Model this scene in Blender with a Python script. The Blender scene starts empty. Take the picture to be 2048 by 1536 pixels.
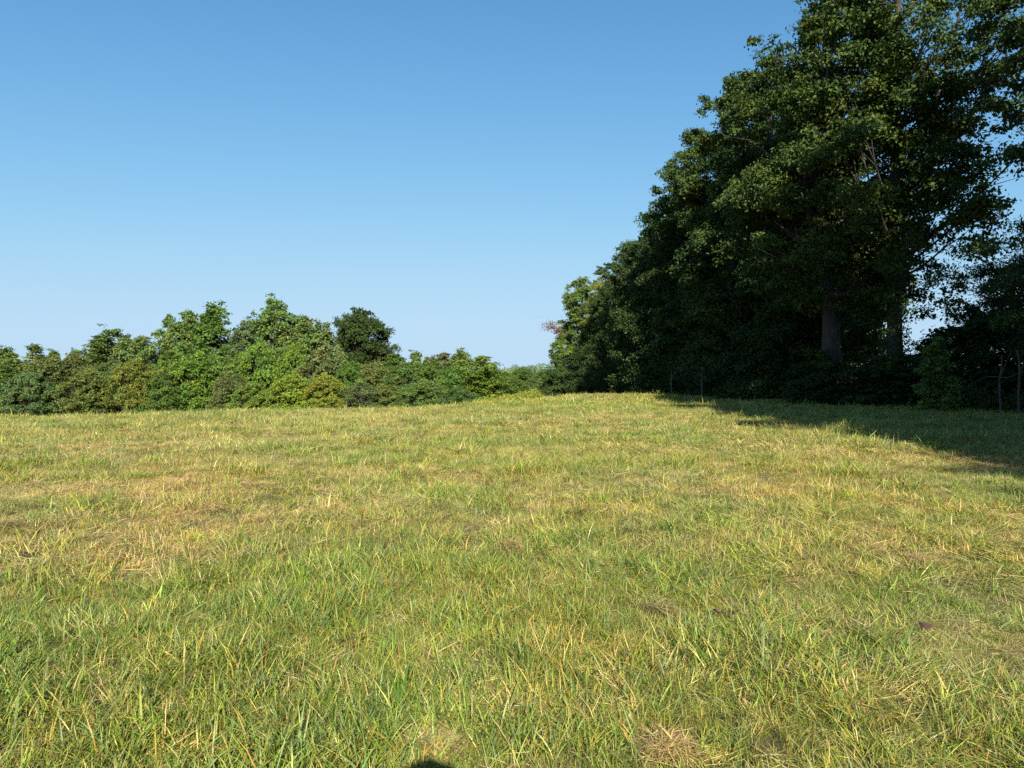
import bpy, math, random
import numpy as np
from mathutils import Vector

# ------------------------------------------------------------------ camera, sky, sun, exposure
sc = bpy.context.scene
COL = sc.collection
F = 1400.0                      # focal length in pixels of the 2048 wide photograph
HOR = 748.0                     # photograph row of the level horizon
EYE = 1.6
cam_d = bpy.data.cameras.new('camera')
cam_d.sensor_width = 36.0
cam_d.lens = 36.0 * F / 2048.0
cam_d.clip_start = 0.05
cam_d.clip_end = 6000
cam = bpy.data.objects.new('camera', cam_d)
COL.objects.link(cam)
cam.location = (0, 0, EYE)
cam.rotation_euler = (math.radians(90) - math.atan((768 - HOR) / F), 0, 0)
sc.camera = cam

EXPOSURE = 1.1
SKY_GAIN = 2 ** EXPOSURE
SUN_EL = math.radians(29.2)
SUN_AZ = math.radians(173.5)    # clockwise from +Y: behind the viewer, a little to the right
world = bpy.data.worlds.new('World')
sc.world = world
world.use_nodes = True
wn = world.node_tree
wn.nodes.clear()
sky = wn.nodes.new('ShaderNodeTexSky')
sky.sky_type = 'NISHITA'
sky.sun_disc = False
sky.sun_elevation = SUN_EL
sky.sun_rotation = SUN_AZ
sky.altitude = 0
sky.air_density = 0.6
sky.dust_density = 0.5
sky.ozone_density = 3.0
bg = wn.nodes.new('ShaderNodeBackground')
bg.inputs['Strength'].default_value = 0.10
wo = wn.nodes.new('ShaderNodeOutputWorld')
# the camera's white balance and highlight roll-off for the sky, per channel: M * (1 - exp(-(x/a)^p))
sep = wn.nodes.new('ShaderNodeSeparateColor'); cmb = wn.nodes.new('ShaderNodeCombineColor')
wn.links.new(sky.outputs[0], sep.inputs[0])
def wmath(op, a_, b_=None):
    n_ = wn.nodes.new('ShaderNodeMath'); n_.operation = op
    for s_, v_ in ((n_.inputs[0], a_), (n_.inputs[1], b_)):
        if v_ is None: continue
        if isinstance(v_, (int, float)): s_.default_value = v_
        else: wn.links.new(v_, s_)
    return n_.outputs[0]
for k, (M_, a_, p_) in enumerate(((.53, .186, 1.45), (.74, .198, 1.25), (.93, .237, 1.35))):
    q_ = wmath('EXPONENT', wmath('MULTIPLY', wmath('POWER', wmath('MULTIPLY', sep.outputs[k], .1 / a_), p_), -1.0))
    wn.links.new(wmath('MULTIPLY', wmath('SUBTRACT', 1.0, q_), M_ / SKY_GAIN / .1), cmb.inputs[k])
wn.links.new(cmb.outputs[0], bg.inputs[0])
wn.links.new(bg.outputs[0], wo.inputs[0])

sun_d = bpy.data.lights.new('sun', 'SUN')
sun_d.energy = 4.8
sun_d.angle = math.radians(0.53)
sun_d.color = (1.0, 0.93, 0.80)
sun = bpy.data.objects.new('sun', sun_d)
COL.objects.link(sun)
sv = Vector((math.sin(SUN_AZ) * math.cos(SUN_EL), math.cos(SUN_AZ) * math.cos(SUN_EL), math.sin(SUN_EL)))
sun.rotation_euler = sv.to_track_quat('Z', 'Y').to_euler()
sun.location = (20, -60, 60)

sc.view_settings.view_transform = 'Standard'
sc.view_settings.look = 'None'
sc.view_settings.exposure = EXPOSURE
sc.view_settings.gamma = 1
sc.render.engine = 'CYCLES'
sc.cycles.max_bounces = 6
sc.cycles.diffuse_bounces = 3
sc.cycles.glossy_bounces = 2
sc.cycles.transmission_bounces = 4
sc.cycles.transparent_max_bounces = 4
sc.cycles.use_denoising = False
sc.cycles.sample_clamp_indirect = 4

# ------------------------------------------------------------------ helpers
def tag(o, label=None, cat=None, group=None, kind=None):
    if label: o['label'] = label
    if cat: o['category'] = cat
    if group: o['group'] = group
    if kind: o['kind'] = kind
    return o

def sstep(t):
    t = np.clip(t, 0, 1)
    return t * t * (3 - 2 * t)

def wob(x, y, seed, scale, octaves=3):
    """cheap smooth noise in about -1..1"""
    r = np.random.RandomState(seed)
    out = np.zeros_like(np.asarray(x, float) + np.asarray(y, float)); a = 1.0; s = 1.0 / scale; tot = 0
    for o in range(octaves):
        for k in range(4):
            an = r.uniform(0, 2 * math.pi); ph = r.uniform(0, 6.28, 2); q = r.uniform(.7, 1.4) * s
            u = (x * math.cos(an) + y * math.sin(an)) * q
            v = (-x * math.sin(an) + y * math.cos(an)) * q
            out = out + a * np.sin(u * 2 + ph[0] + 1.3 * np.sin(v * 1.7 + ph[1])) * .5
        tot += a; a *= .55; s *= 2.1
    return out / tot / 1.1

def ground_z(x, y):
    x = np.asarray(x, float); y = np.asarray(y, float)
    D = 25.5 + 23.5 * sstep((x + 7) / 15.0) + 3 * sstep((x + 24) / 15.0)
    d = np.maximum(0, y - D)
    k = 1 - np.exp(-(d / 24.0) ** 1.6)
    drop = 3.0 * (1 - .62 * sstep((x - 4) / 10.0))
    z = -drop * k - .16 * sstep((-x - 8) / 12)
    z = z + 0.035 * wob(x, y, 5, 2.2) + 0.05 * wob(x, y, 9, 7.0, 2) * sstep(np.hypot(x, y) / 8)
    far = sstep((np.hypot(x, y) - 260) / 500)
    z = z + far * (1.0 + 1.2 * wob(x, y, 3, 160, 2))
    return z

def gz(x, y):
    return float(ground_z(np.array([x]), np.array([y]))[0])

def mesh_np(name, V, faces_flat, sizes, mats, attrs=None, face_mat=None, smooth=False):
    me = bpy.data.meshes.new(name)
    V = np.ascontiguousarray(V, dtype=np.float32)
    me.vertices.add(len(V)); me.vertices.foreach_set('co', V.ravel())
    faces_flat = np.ascontiguousarray(faces_flat, dtype=np.int32)
    sizes = np.ascontiguousarray(sizes, dtype=np.int32)
    me.loops.add(len(faces_flat)); me.loops.foreach_set('vertex_index', faces_flat)
    me.polygons.add(len(sizes))
    st = np.zeros(len(sizes), np.int32); st[1:] = np.cumsum(sizes)[:-1]
    me.polygons.foreach_set('loop_start', st)
    try: me.polygons.foreach_set('loop_total', sizes)
    except Exception: pass
    for m in mats: me.materials.append(m)
    if face_mat is not None:
        me.polygons.foreach_set('material_index', np.ascontiguousarray(face_mat, dtype=np.int32))
    me.update(calc_edges=True)
    me.polygons.foreach_set('use_smooth', np.full(len(sizes), smooth))
    if attrs:
        for an, (dom, typ, data) in attrs.items():
            a = me.attributes.new(an, typ, dom)
            data = np.ascontiguousarray(data, dtype=np.float32 if typ != 'INT' else np.int32)
            key = {'FLOAT': 'value', 'INT': 'value', 'FLOAT_COLOR': 'color', 'FLOAT_VECTOR': 'vector'}[typ]
            a.data.foreach_set(key, data.ravel())
    return me

def obj(name, me, parent=None):
    o = bpy.data.objects.new(name, me)
    COL.objects.link(o)
    o.parent = parent
    return o

# ------------------------------------------------------------------ materials
def new_mat(name):
    m = bpy.data.materials.new(name); m.use_nodes = True
    nt = m.node_tree; nt.nodes.clear()
    out = nt.nodes.new('ShaderNodeOutputMaterial')
    return m, nt, out

def N(nt, t, **kw):
    n = nt.nodes.new(t)
    for k, v in kw.items(): setattr(n, k, v)
    return n

def mixc(nt, blend, fac, a, b):
    n = nt.nodes.new('ShaderNodeMix'); n.data_type = 'RGBA'; n.blend_type = blend
    for s, v in ((n.inputs[0], fac), (n.inputs[6], a), (n.inputs[7], b)):
        if isinstance(v, (int, float)): s.default_value = v
        elif isinstance(v, tuple): s.default_value = (*v, 1) if len(v) == 3 else v
        else: nt.links.new(v, s)
    return n.outputs[2]

def ramp(nt, fac, stops):
    n = nt.nodes.new('ShaderNodeValToRGB')
    e = n.color_ramp.elements
    while len(e) < len(stops): e.new(0.5)
    for q, (p, c) in zip(e, stops):
        q.position = p; q.color = (*c, 1)
    nt.links.new(fac, n.inputs[0])
    return n.outputs[0]

def noise(nt, scale, detail=3, rough=.55, vec=None):
    n = nt.nodes.new('ShaderNodeTexNoise')
    n.inputs['Scale'].default_value = scale; n.inputs['Detail'].default_value = detail
    n.inputs['Roughness'].default_value = rough
    if vec is not None: nt.links.new(vec, n.inputs['Vector'])
    return n.outputs[0]

def leaf_material():
    """leaf colour = the crown's own object colour times a per-leaf tint"""
    m, nt, out = new_mat('leaf')
    oi = N(nt, 'ShaderNodeObjectInfo')
    at = N(nt, 'ShaderNodeAttribute'); at.attribute_name = 'tint'
    c = mixc(nt, 'MULTIPLY', 1.0, oi.outputs['Color'], at.outputs['Color'])
    p = N(nt, 'ShaderNodeBsdfPrincipled')
    nt.links.new(c, p.inputs['Base Color'])
    p.inputs['Roughness'].default_value = .55
    p.inputs['Specular IOR Level'].default_value = .22
    t = N(nt, 'ShaderNodeBsdfTranslucent')
    c2 = mixc(nt, 'MULTIPLY', 1.0, c, (1.25, 1.3, .55))
    nt.links.new(c2, t.inputs['Color'])
    mx = N(nt, 'ShaderNodeMixShader'); mx.inputs[0].default_value = .22
    nt.links.new(p.outputs[0], mx.inputs[1]); nt.links.new(t.outputs[0], mx.inputs[2])
    nt.links.new(mx.outputs[0], out.inputs[0])
    return m

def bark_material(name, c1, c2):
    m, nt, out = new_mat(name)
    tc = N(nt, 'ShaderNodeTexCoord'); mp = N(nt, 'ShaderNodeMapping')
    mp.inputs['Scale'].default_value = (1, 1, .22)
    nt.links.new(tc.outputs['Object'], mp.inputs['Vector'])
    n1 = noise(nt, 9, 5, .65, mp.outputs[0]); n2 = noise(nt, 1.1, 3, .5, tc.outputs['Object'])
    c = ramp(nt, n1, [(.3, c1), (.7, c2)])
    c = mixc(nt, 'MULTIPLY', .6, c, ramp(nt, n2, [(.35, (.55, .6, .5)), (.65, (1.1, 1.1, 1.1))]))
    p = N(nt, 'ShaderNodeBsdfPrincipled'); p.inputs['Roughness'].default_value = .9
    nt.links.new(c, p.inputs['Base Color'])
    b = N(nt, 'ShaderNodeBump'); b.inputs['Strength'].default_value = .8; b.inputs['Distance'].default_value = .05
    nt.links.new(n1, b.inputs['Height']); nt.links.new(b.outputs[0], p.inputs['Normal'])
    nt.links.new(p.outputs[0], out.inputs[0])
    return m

def ground_material():
    m, nt, out = new_mat('field_soil_and_thatch')
    g = N(nt, 'ShaderNodeNewGeometry')
    pos = g.outputs['Position']
    n1 = noise(nt, 40, 6, .7, pos); n2 = noise(nt, .55, 4, .6, pos); n3 = noise(nt, 3.0, 4, .6, pos)
    near = ramp(nt, n1, [(.3, (.028, .018, .009)), (.5, (.075, .050, .024)), (.72, (.20, .14, .065))])
    green = ramp(nt, n1, [(.3, (.028, .030, .008)), (.7, (.10, .11, .03))])
    c = mixc(nt, 'MIX', ramp(nt, n3, [(.38, (0, 0, 0)), (.62, (1, 1, 1))]), near, green)
    straw = mixc(nt, 'MIX', ramp(nt, n2, [(.4, (0, 0, 0)), (.65, (.6, .6, .6))]), c, (.27, .23, .10))
    p = N(nt, 'ShaderNodeBsdfPrincipled'); p.inputs['Roughness'].default_value = .95
    p.inputs['Specular IOR Level'].default_value = .1
    nt.links.new(straw, p.inputs['Base Color'])
    b = N(nt, 'ShaderNodeBump'); b.inputs['Strength'].default_value = .9; b.inputs['Distance'].default_value = .02
    nt.links.new(n1, b.inputs['Height']); nt.links.new(b.outputs[0], p.inputs['Normal'])
    nt.links.new(p.outputs[0], out.inputs[0])
    return m

def grass_material():
    m, nt, out = new_mat('grass_blade')
    at = N(nt, 'ShaderNodeAttribute'); at.attribute_name = 'tint'
    g = N(nt, 'ShaderNodeNewGeometry')
    n1 = noise(nt, .35, 3, .6, g.outputs['Position']); n2 = noise(nt, 2.2, 3, .6, g.outputs['Position'])
    warm = ramp(nt, n1, [(.35, (.88, 1.0, .90)), (.65, (1.16, 1.04, .92))])
    c = mixc(nt, 'MULTIPLY', 1.0, at.outputs['Color'], warm)
    c = mixc(nt, 'MULTIPLY', 1.0, c, ramp(nt, n2, [(.3, (.84, .88, .86)), (.7, (1.12, 1.10, 1.04))]))
    oi = N(nt, 'ShaderNodeObjectInfo')
    c = mixc(nt, 'MULTIPLY', 1.0, c, ramp(nt, oi.outputs['Random'], [(0, (.54, .57, .53)), (.3, (.81, .84, .79)), (.6, (.96, .93, .90)), (.85, (1.10, 1.0, .92)), (1, (1.32, 1.22, 1.10))]))
    p = N(nt, 'ShaderNodeBsdfPrincipled')
    p.inputs['Roughness'].default_value = .5; p.inputs['Specular IOR Level'].default_value = .3
    nt.links.new(c, p.inputs['Base Color'])
    t = N(nt, 'ShaderNodeBsdfTranslucent')
    nt.links.new(mixc(nt, 'MULTIPLY', 1.0, c, (1.15, 1.15, .6)), t.inputs['Color'])
    mx = N(nt, 'ShaderNodeMixShader'); mx.inputs[0].default_value = .15
    nt.links.new(p.outputs[0], mx.inputs[1]); nt.links.new(t.outputs[0], mx.inputs[2])
    nt.links.new(mx.outputs[0], out.inputs[0])
    return m

def plain(name, col, rough=.7, col2=None, scale=30):
    m, nt, out = new_mat(name)
    p = N(nt, 'ShaderNodeBsdfPrincipled'); p.inputs['Roughness'].default_value = rough
    tc = N(nt, 'ShaderNodeTexCoord')
    n = noise(nt, scale, 4, .6, tc.outputs['Object'])
    nt.links.new(ramp(nt, n, [(.35, col2 or tuple(v * .75 for v in col)), (.65, col)]), p.inputs['Base Color'])
    nt.links.new(p.outputs[0], out.inputs[0])
    return m

LEAF = leaf_material()
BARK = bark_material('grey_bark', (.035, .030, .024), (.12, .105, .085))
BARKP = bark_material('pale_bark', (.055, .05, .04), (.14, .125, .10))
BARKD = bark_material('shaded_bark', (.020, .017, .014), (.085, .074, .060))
SOIL = ground_material()
BLADE = grass_material()

# ------------------------------------------------------------------ ground: one sheet to the horizon
def build_ground():
    n = 420
    u = np.linspace(-1, 1, n)
    k = 7.6
    ax = np.sinh(u * k) / math.sinh(k) * 3000
    ay = ax + 6.0
    X, Y = np.meshgrid(ax, ay)
    Z = ground_z(X, Y)
    V = np.stack([X.ravel(), Y.ravel(), Z.ravel()], 1)
    i = np.arange((n - 1) * (n - 1)); r = i // (n - 1); c = i % (n - 1)
    a = r * n + c
    Fc = np.stack([a, a + 1, a + n + 1, a + n], 1)
    me = mesh_np('ground', V, Fc.ravel(), np.full(len(Fc), 4), [SOIL], smooth=True)
    o = obj('ground', me)
    tag(o, kind='structure')
    return o
build_ground()

# ------------------------------------------------------------------ leaves and tubes
def norm(a):
    return a / np.maximum(1e-9, np.linalg.norm(a, axis=1, keepdims=True))

def leaf_quads(r, P, Nn, length, asp):
    n = len(P)
    Nn = norm(Nn)
    d = r.normal(size=(n, 3)); d[:, 2] -= .5
    d = norm(d - (d * Nn).sum(1, keepdims=True) * Nn)
    s = np.cross(Nn, d)
    L = (length * r.uniform(.65, 1.25, n))[:, None]; W = L * asp
    base = P - d * L * .5
    tip = P + d * L * .5 - Nn * L * .12
    l = P + s * W * .5 + Nn * L * .10 - d * L * .06
    q = P - s * W * .5 + Nn * L * .10 - d * L * .06
    V = np.stack([base, l, tip, q], 1).reshape(-1, 3)
    return V

class Tubes:
    def __init__(self): self.V = []; self.F = []; self.n = 0
    def tube(self, pts, rad, k=6):
        pts = np.asarray(pts, float); rad = np.asarray(rad, float)
        m = len(pts)
        T = np.gradient(pts, axis=0); T = norm(T)
        up = np.array([0, 0, 1.]) if abs(T[0][2]) < .9 else np.array([1., 0, 0])
        A = norm(np.cross(T, up[None, :])); B = np.cross(T, A)
        an = np.arange(k) / k * 2 * math.pi
        R = pts[:, None, :] + rad[:, None, None] * (np.cos(an)[None, :, None] * A[:, None, :] + np.sin(an)[None, :, None] * B[:, None, :])
        self.V.append(R.reshape(-1, 3))
        i = np.arange((m - 1) * k); r = i // k; c = i % k
        a = self.n + r * k + c; b = self.n + r * k + (c + 1) % k
        self.F.append(np.stack([a, b, b + k, a + k], 1))
        self.n += m * k
    def mesh(self, name, mat):
        V = np.concatenate(self.V); Fc = np.concatenate(self.F)
        return mesh_np(name, V, Fc.ravel(), np.full(len(Fc), 4), [mat], smooth=True)

PROFILES = {
    'oval':  lambda t: np.sin(np.pi * np.clip(t * .93 + .07, 0, 1) ** .8) ** .55,
    'tall':  lambda t: np.sin(np.pi * np.clip(t * .9 + .1, 0, 1) ** .9) ** .45,
    'round': lambda t: np.sqrt(np.clip(1 - (2 * t * .96 + .04 - 1) ** 2, 0.02, 1)),
    'cone':  lambda t: np.clip(1.02 - t, .02, 1) ** .62 * np.clip(t * 5 + .55, 0, 1),
    'bush':  lambda t: np.clip(1 - (t * .98) ** 2.1, .03, 1) ** .6,
}

def make_tree(name, seed, H, R, base, prof, n_clump, n_leaf, leaf, trunk_r, clump=.24, flat=.62,
              inner=.45, bark=None, lean=(0, 0), fork=None, limbs=1.0, hue=.12, asp=.62, shape_noise=.28, gap=None):
    """one tree kind: returns (crown mesh, trunk mesh). base = height where foliage starts."""
    r = np.random.RandomState(seed)
    pf = PROFILES[prof]
    ph = r.uniform(0, 6.28, 8)
    tt = []
    while len(tt) < n_clump:
        t = r.uniform(0, 1)
        if r.uniform() < pf(np.array([t]))[0] ** 1.3 + .06: tt.append(t)
    tt = np.array(tt)
    th = r.uniform(0, 2 * math.pi, n_clump)
    rf = inner + (1 - inner) * r.uniform(0, 1, n_clump) ** .6
    nz = 1 + shape_noise * (np.sin(2 * th + ph[0] + 5 * tt) * .5 + np.sin(3 * th - 7 * tt + ph[1]) * .5 + .5 * np.sin(11 * tt + ph[2] + th))
    cs = R * clump * r.uniform(.65, 1.3, n_clump) * (.65 + .35 * pf(tt))
    rad = np.maximum(0, R * pf(tt) * nz - cs * .7) * rf
    zz = base + tt * (H - base)
    zz = zz - cs * .8 * sstep((zz / H - .7) / .3)
    cx = rad * np.cos(th) + lean[0] * zz; cy = rad * np.sin(th) + lean[1] * zz
    C = np.stack([cx, cy, zz], 1)
    C[0] = (lean[0] * H, lean[1] * H, H - cs[0] * .7)
    if gap is not None:
        keep = np.ones(n_clump, bool)
        for (gx, gy, gzz, gr) in gap:
            keep &= np.linalg.norm(C - np.array([gx, gy, gzz]), axis=1) > gr
        C = C[keep]; cs = cs[keep]; zz = zz[keep]; n_clump = len(C)
    # trunk
    tb = Tubes()
    m = 14
    ts = np.linspace(0, 1, m)
    top = H * .93
    wx = np.cumsum(r.normal(0, .012 * H / m ** .5, m)); wy = np.cumsum(r.normal(0, .012 * H / m ** .5, m))
    wx -= wx[0]; wy -= wy[0]
    tp = np.stack([lean[0] * ts * top + wx, lean[1] * ts * top + wy, ts * top - .25], 1)
    tr = trunk_r * (1 - ts) ** .75 + .015
    tr[0] *= 1.45; tr[1] *= 1.06
    tb.tube(tp, tr, 12)
    def on_trunk(h):
        q = np.clip((h + .25) / top, 0, 1) * (m - 1); i = int(min(m - 2, q)); f = q - i
        return tp[i] * (1 - f) + tp[i + 1] * f, tr[i] * (1 - f) + tr[i + 1] * f
    if fork:
        for (fh, dx, dy, fl) in fork:
            p0, r0 = on_trunk(fh)
            p3 = p0 + np.array([dx, dy, fl])
            s = np.linspace(0, 1, 9)[:, None]
            mid = p0 + np.array([dx * .75, dy * .75, fl * .35])
            pts = (1 - s) ** 2 * p0 + 2 * s * (1 - s) * mid + s ** 2 * p3
            tb.tube(pts, r0 * .55 * (1 - s[:, 0]) ** .7 + .02, 9)
    for i in range(n_clump):
        if r.uniform() > limbs: continue
        hh = np.hypot(C[i, 0] - lean[0] * zz[i], C[i, 1] - lean[1] * zz[i])
        h0 = max(H * .1 if prof in ('bush',) else base * 1.02 + .25 * (C[i, 2] - base), C[i, 2] - hh * r.uniform(.4, .9) - .03 * H)
        h0 = min(h0, C[i, 2] - .02)
        p0, r0 = on_trunk(h0)
        p3 = C[i]
        ln = np.linalg.norm(p3 - p0)
        s = np.linspace(0, 1, 6)[:, None]
        mid = p0 * .45 + p3 * .55 + np.array([0, 0, -.12 * ln]) + r.normal(0, .06 * ln, 3)
        pts = (1 - s) ** 2 * p0 + 2 * s * (1 - s) * mid + s ** 2 * p3
        r1 = min(r0 * .4, .009 * ln + .010 + trunk_r * .05)
        tb.tube(pts, r1 * (1 - s[:, 0]) ** .8 + .008, 5)
        for k in range(3):                      # twigs into the clump
            q = pts[3 + k % 2]; e = p3 + r.normal(0, cs[i] * .5, 3)
            tb.tube([q, (q + e) / 2 + r.normal(0, .05 * ln, 3), e], [r1 * .35 + .006, r1 * .22 + .005, .005], 4)
    # foliage: clump > spray > leaf
    w = cs ** 2; per = np.maximum(30, (n_leaf * w / w.sum())).astype(int)
    Ps, Ns, Ti = [], [], []
    sun_dir = np.array([0.1, 0, .55])
    for i in range(n_clump):
        n = per[i]
        ns = max(5, n // 22)
        d = norm(r.normal(size=(ns, 3)) + np.array([0, 0, .35]))
        sp = d * cs[i] * (r.uniform(.02, 1, (ns, 1)) ** .6) * np.exp(.22 * r.normal(size=(ns, 1)))
        sp[:, 2] *= flat
        hue_s = r.normal(0, 1, ns); val_s = r.normal(0, 1, ns)
        j = r.randint(0, ns, n)
        out = norm(sp[j] + 1e-6)
        sr = cs[i] * .30 + leaf * .5
        off = r.normal(size=(n, 3)) * sr * .55; off[:, 2] *= .55; off[:, 2] -= .12 * (off[:, 0] ** 2 + off[:, 1] ** 2) / sr
        Ps.append(C[i] + sp[j] + off)
        Ns.append(out * .55 + np.array([0, 0, .55]) + r.normal(size=(n, 3)) * .5)
        ch = r.normal(); cv = r.normal()
        h = hue * (.5 * ch + .45 * hue_s[j] + .35 * r.normal(size=n))
        v = np.exp(.10 * cv + .10 * val_s[j] + .16 * r.normal(size=n))
        Ti.append(np.stack([v * (1 + 1.3 * h), v * (1 + .25 * h), v * (1 - .9 * h)], 1))
    P = np.concatenate(Ps); Nn = np.concatenate(Ns); T = np.clip(np.concatenate(Ti), .15, 2.6)
    P[:, 2] = np.maximum(P[:, 2], .05)
    V = leaf_quads(r, P, Nn, leaf, asp)
    n = len(P)
    col = np.ones((n, 4)); col[:, :3] = T
    cm = mesh_np(name + '_crown', V, np.arange(4 * n), np.full(n, 4), [LEAF],
                 {'tint': ('FACE', 'FLOAT_COLOR', col)})
    tm = tb.mesh(name + '_trunk', bark or BARK)
    return cm, tm

def plant(kind, meshes, x, y, rz, s, color, label, cat, group=None, sz=None, parts=('trunk', 'crown')):
    e = bpy.data.objects.new(kind, None)
    COL.objects.link(e)
    e.empty_display_size = .5
    e.location = (x, y, gz(x, y) - .03); e.rotation_euler = (0, 0, rz)
    e.scale = (s, s, sz or s)
    tag(e, label, cat, group)
    o = obj(parts[1], meshes[0], e); o.color = (*color, 1)
    obj(parts[0], meshes[1], e)
    return e

def X(px, Y): return (px - 1024) / F * Y
def Z(py, Y): return EYE + (HOR - py) / F * Y

# ------------------------------------------------------------------ right-hand wood: tall trees along the field edge
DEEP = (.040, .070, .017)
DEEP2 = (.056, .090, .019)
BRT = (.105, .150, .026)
G_R = 'tall trees along the right edge of the field'
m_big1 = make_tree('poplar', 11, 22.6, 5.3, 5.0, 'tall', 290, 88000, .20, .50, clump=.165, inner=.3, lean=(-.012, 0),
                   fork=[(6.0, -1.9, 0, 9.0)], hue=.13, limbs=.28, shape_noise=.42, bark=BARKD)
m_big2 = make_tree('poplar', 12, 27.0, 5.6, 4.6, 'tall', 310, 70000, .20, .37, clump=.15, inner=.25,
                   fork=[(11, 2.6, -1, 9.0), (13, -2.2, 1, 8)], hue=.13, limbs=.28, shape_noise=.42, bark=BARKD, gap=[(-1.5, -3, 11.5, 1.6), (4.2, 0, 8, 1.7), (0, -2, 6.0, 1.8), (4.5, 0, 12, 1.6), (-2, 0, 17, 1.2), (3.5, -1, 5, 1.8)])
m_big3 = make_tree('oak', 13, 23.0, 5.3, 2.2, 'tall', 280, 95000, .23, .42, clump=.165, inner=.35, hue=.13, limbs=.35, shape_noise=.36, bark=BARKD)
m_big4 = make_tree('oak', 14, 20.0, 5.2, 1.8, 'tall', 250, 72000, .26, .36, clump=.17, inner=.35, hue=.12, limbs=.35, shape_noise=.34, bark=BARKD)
m_big5 = make_tree('overhanging_tree', 19, 20.5, 4.4, 9.5, 'tall', 150, 34000, .20, .34, clump=.17, inner=.3, hue=.13, limbs=.4, shape_noise=.4, bark=BARKD)
m_und1 = make_tree('understory', 15, 9.0, 3.3, .5, 'oval', 70, 26000, .22, .10, clump=.30, inner=.3, hue=.12)
m_und2 = make_tree('understory', 16, 7.0, 3.0, .2, 'bush', 60, 22000, .22, .09, clump=.32, inner=.3, hue=.12)

def big(kind, meshes, px, Y, rz, s, col, label, sz=None, x=None):
    return plant(kind, meshes, X(px, Y) if x is None else x, Y, rz, s, col, label, 'tree', G_R, sz)

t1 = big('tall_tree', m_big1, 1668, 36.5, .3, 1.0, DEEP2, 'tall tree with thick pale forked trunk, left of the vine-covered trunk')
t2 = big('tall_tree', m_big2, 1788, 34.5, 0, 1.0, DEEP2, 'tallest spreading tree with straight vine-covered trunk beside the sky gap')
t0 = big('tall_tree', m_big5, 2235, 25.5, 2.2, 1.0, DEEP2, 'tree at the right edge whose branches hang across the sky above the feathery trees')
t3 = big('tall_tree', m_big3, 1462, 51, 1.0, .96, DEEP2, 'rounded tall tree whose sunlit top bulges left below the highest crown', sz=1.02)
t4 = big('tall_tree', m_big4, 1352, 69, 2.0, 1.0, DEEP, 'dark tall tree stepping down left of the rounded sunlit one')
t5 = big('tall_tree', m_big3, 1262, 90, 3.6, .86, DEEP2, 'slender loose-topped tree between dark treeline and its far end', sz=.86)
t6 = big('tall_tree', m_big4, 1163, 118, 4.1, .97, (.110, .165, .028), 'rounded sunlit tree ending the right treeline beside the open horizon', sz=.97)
def dead_spray():
    # a limb of the end tree reaching out over the field, its leaves turned reddish brown
    from mathutils import Matrix, Euler
    M_ = Matrix.LocRotScale(t6.location, Euler(t6.rotation_euler), t6.scale)
    r = np.random.RandomState(66)
    Y = 116.5; p0 = np.array([X(1150, Y), Y, Z(690, Y)]); p1 = np.array([X(1101, Y), Y, Z(652, Y)])
    n = 420; P = p1 + r.normal(size=(n, 3)) * np.array([.75, .6, .42]); P[: n // 3] = p0 + (p1 - p0) * r.uniform(.55, 1, (n // 3, 1)) + r.normal(size=(n // 3, 3)) * .35
    V = leaf_quads(r, P, r.normal(size=(n, 3)) + np.array([0, 0, .5]), .26, .6)
    v = np.exp(.25 * r.normal(size=n)); col = np.stack([v, v, v, np.ones(n)], 1)
    me = mesh_np('browned_leaves', V, np.arange(4 * n), np.full(n, 4), [LEAF], {'tint': ('FACE', 'FLOAT_COLOR', col)})
    tb = Tubes(); q = np.linspace(0, 1, 6)[:, None]
    tb.tube(p0 + (p1 - p0) * q + np.array([0, 0, .5]) * np.sin(q * 3.14), .11 * (1 - q[:, 0]) + .02, 6)
    for nm, me_ in (('browned_leaves', me), ('dead_limb', tb.mesh('dead_limb', BARK))):
        o = obj(nm, me_, t6); o.matrix_parent_inverse = M_.inverted()
        o.color = (.17, .085, .06, 1)
        tag(o, 'reddish brown leaves on a limb reaching left' if nm == 'browned_leaves' else 'bare limb carrying the reddish leaves')
dead_spray()
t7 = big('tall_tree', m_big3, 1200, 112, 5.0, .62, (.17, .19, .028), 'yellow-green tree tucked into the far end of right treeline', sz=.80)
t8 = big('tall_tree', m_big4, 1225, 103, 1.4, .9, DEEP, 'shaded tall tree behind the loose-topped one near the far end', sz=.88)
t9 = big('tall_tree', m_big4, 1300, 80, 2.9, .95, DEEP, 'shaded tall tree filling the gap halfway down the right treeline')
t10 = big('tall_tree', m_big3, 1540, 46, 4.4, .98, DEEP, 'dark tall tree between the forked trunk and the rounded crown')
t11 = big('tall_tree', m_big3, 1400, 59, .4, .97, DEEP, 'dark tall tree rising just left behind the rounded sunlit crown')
# a second row inside the wood, seen only through gaps in the first
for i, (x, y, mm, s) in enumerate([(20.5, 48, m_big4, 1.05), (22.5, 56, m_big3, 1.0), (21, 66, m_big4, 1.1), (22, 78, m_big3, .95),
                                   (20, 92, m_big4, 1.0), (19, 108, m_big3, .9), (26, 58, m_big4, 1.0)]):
    plant('tall_tree', mm, x, y, i * 1.7, s, DEEP, 'shaded tree deep inside the wood, glimpsed behind the front row', 'tree', 'inner trees of the right-hand wood')
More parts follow.
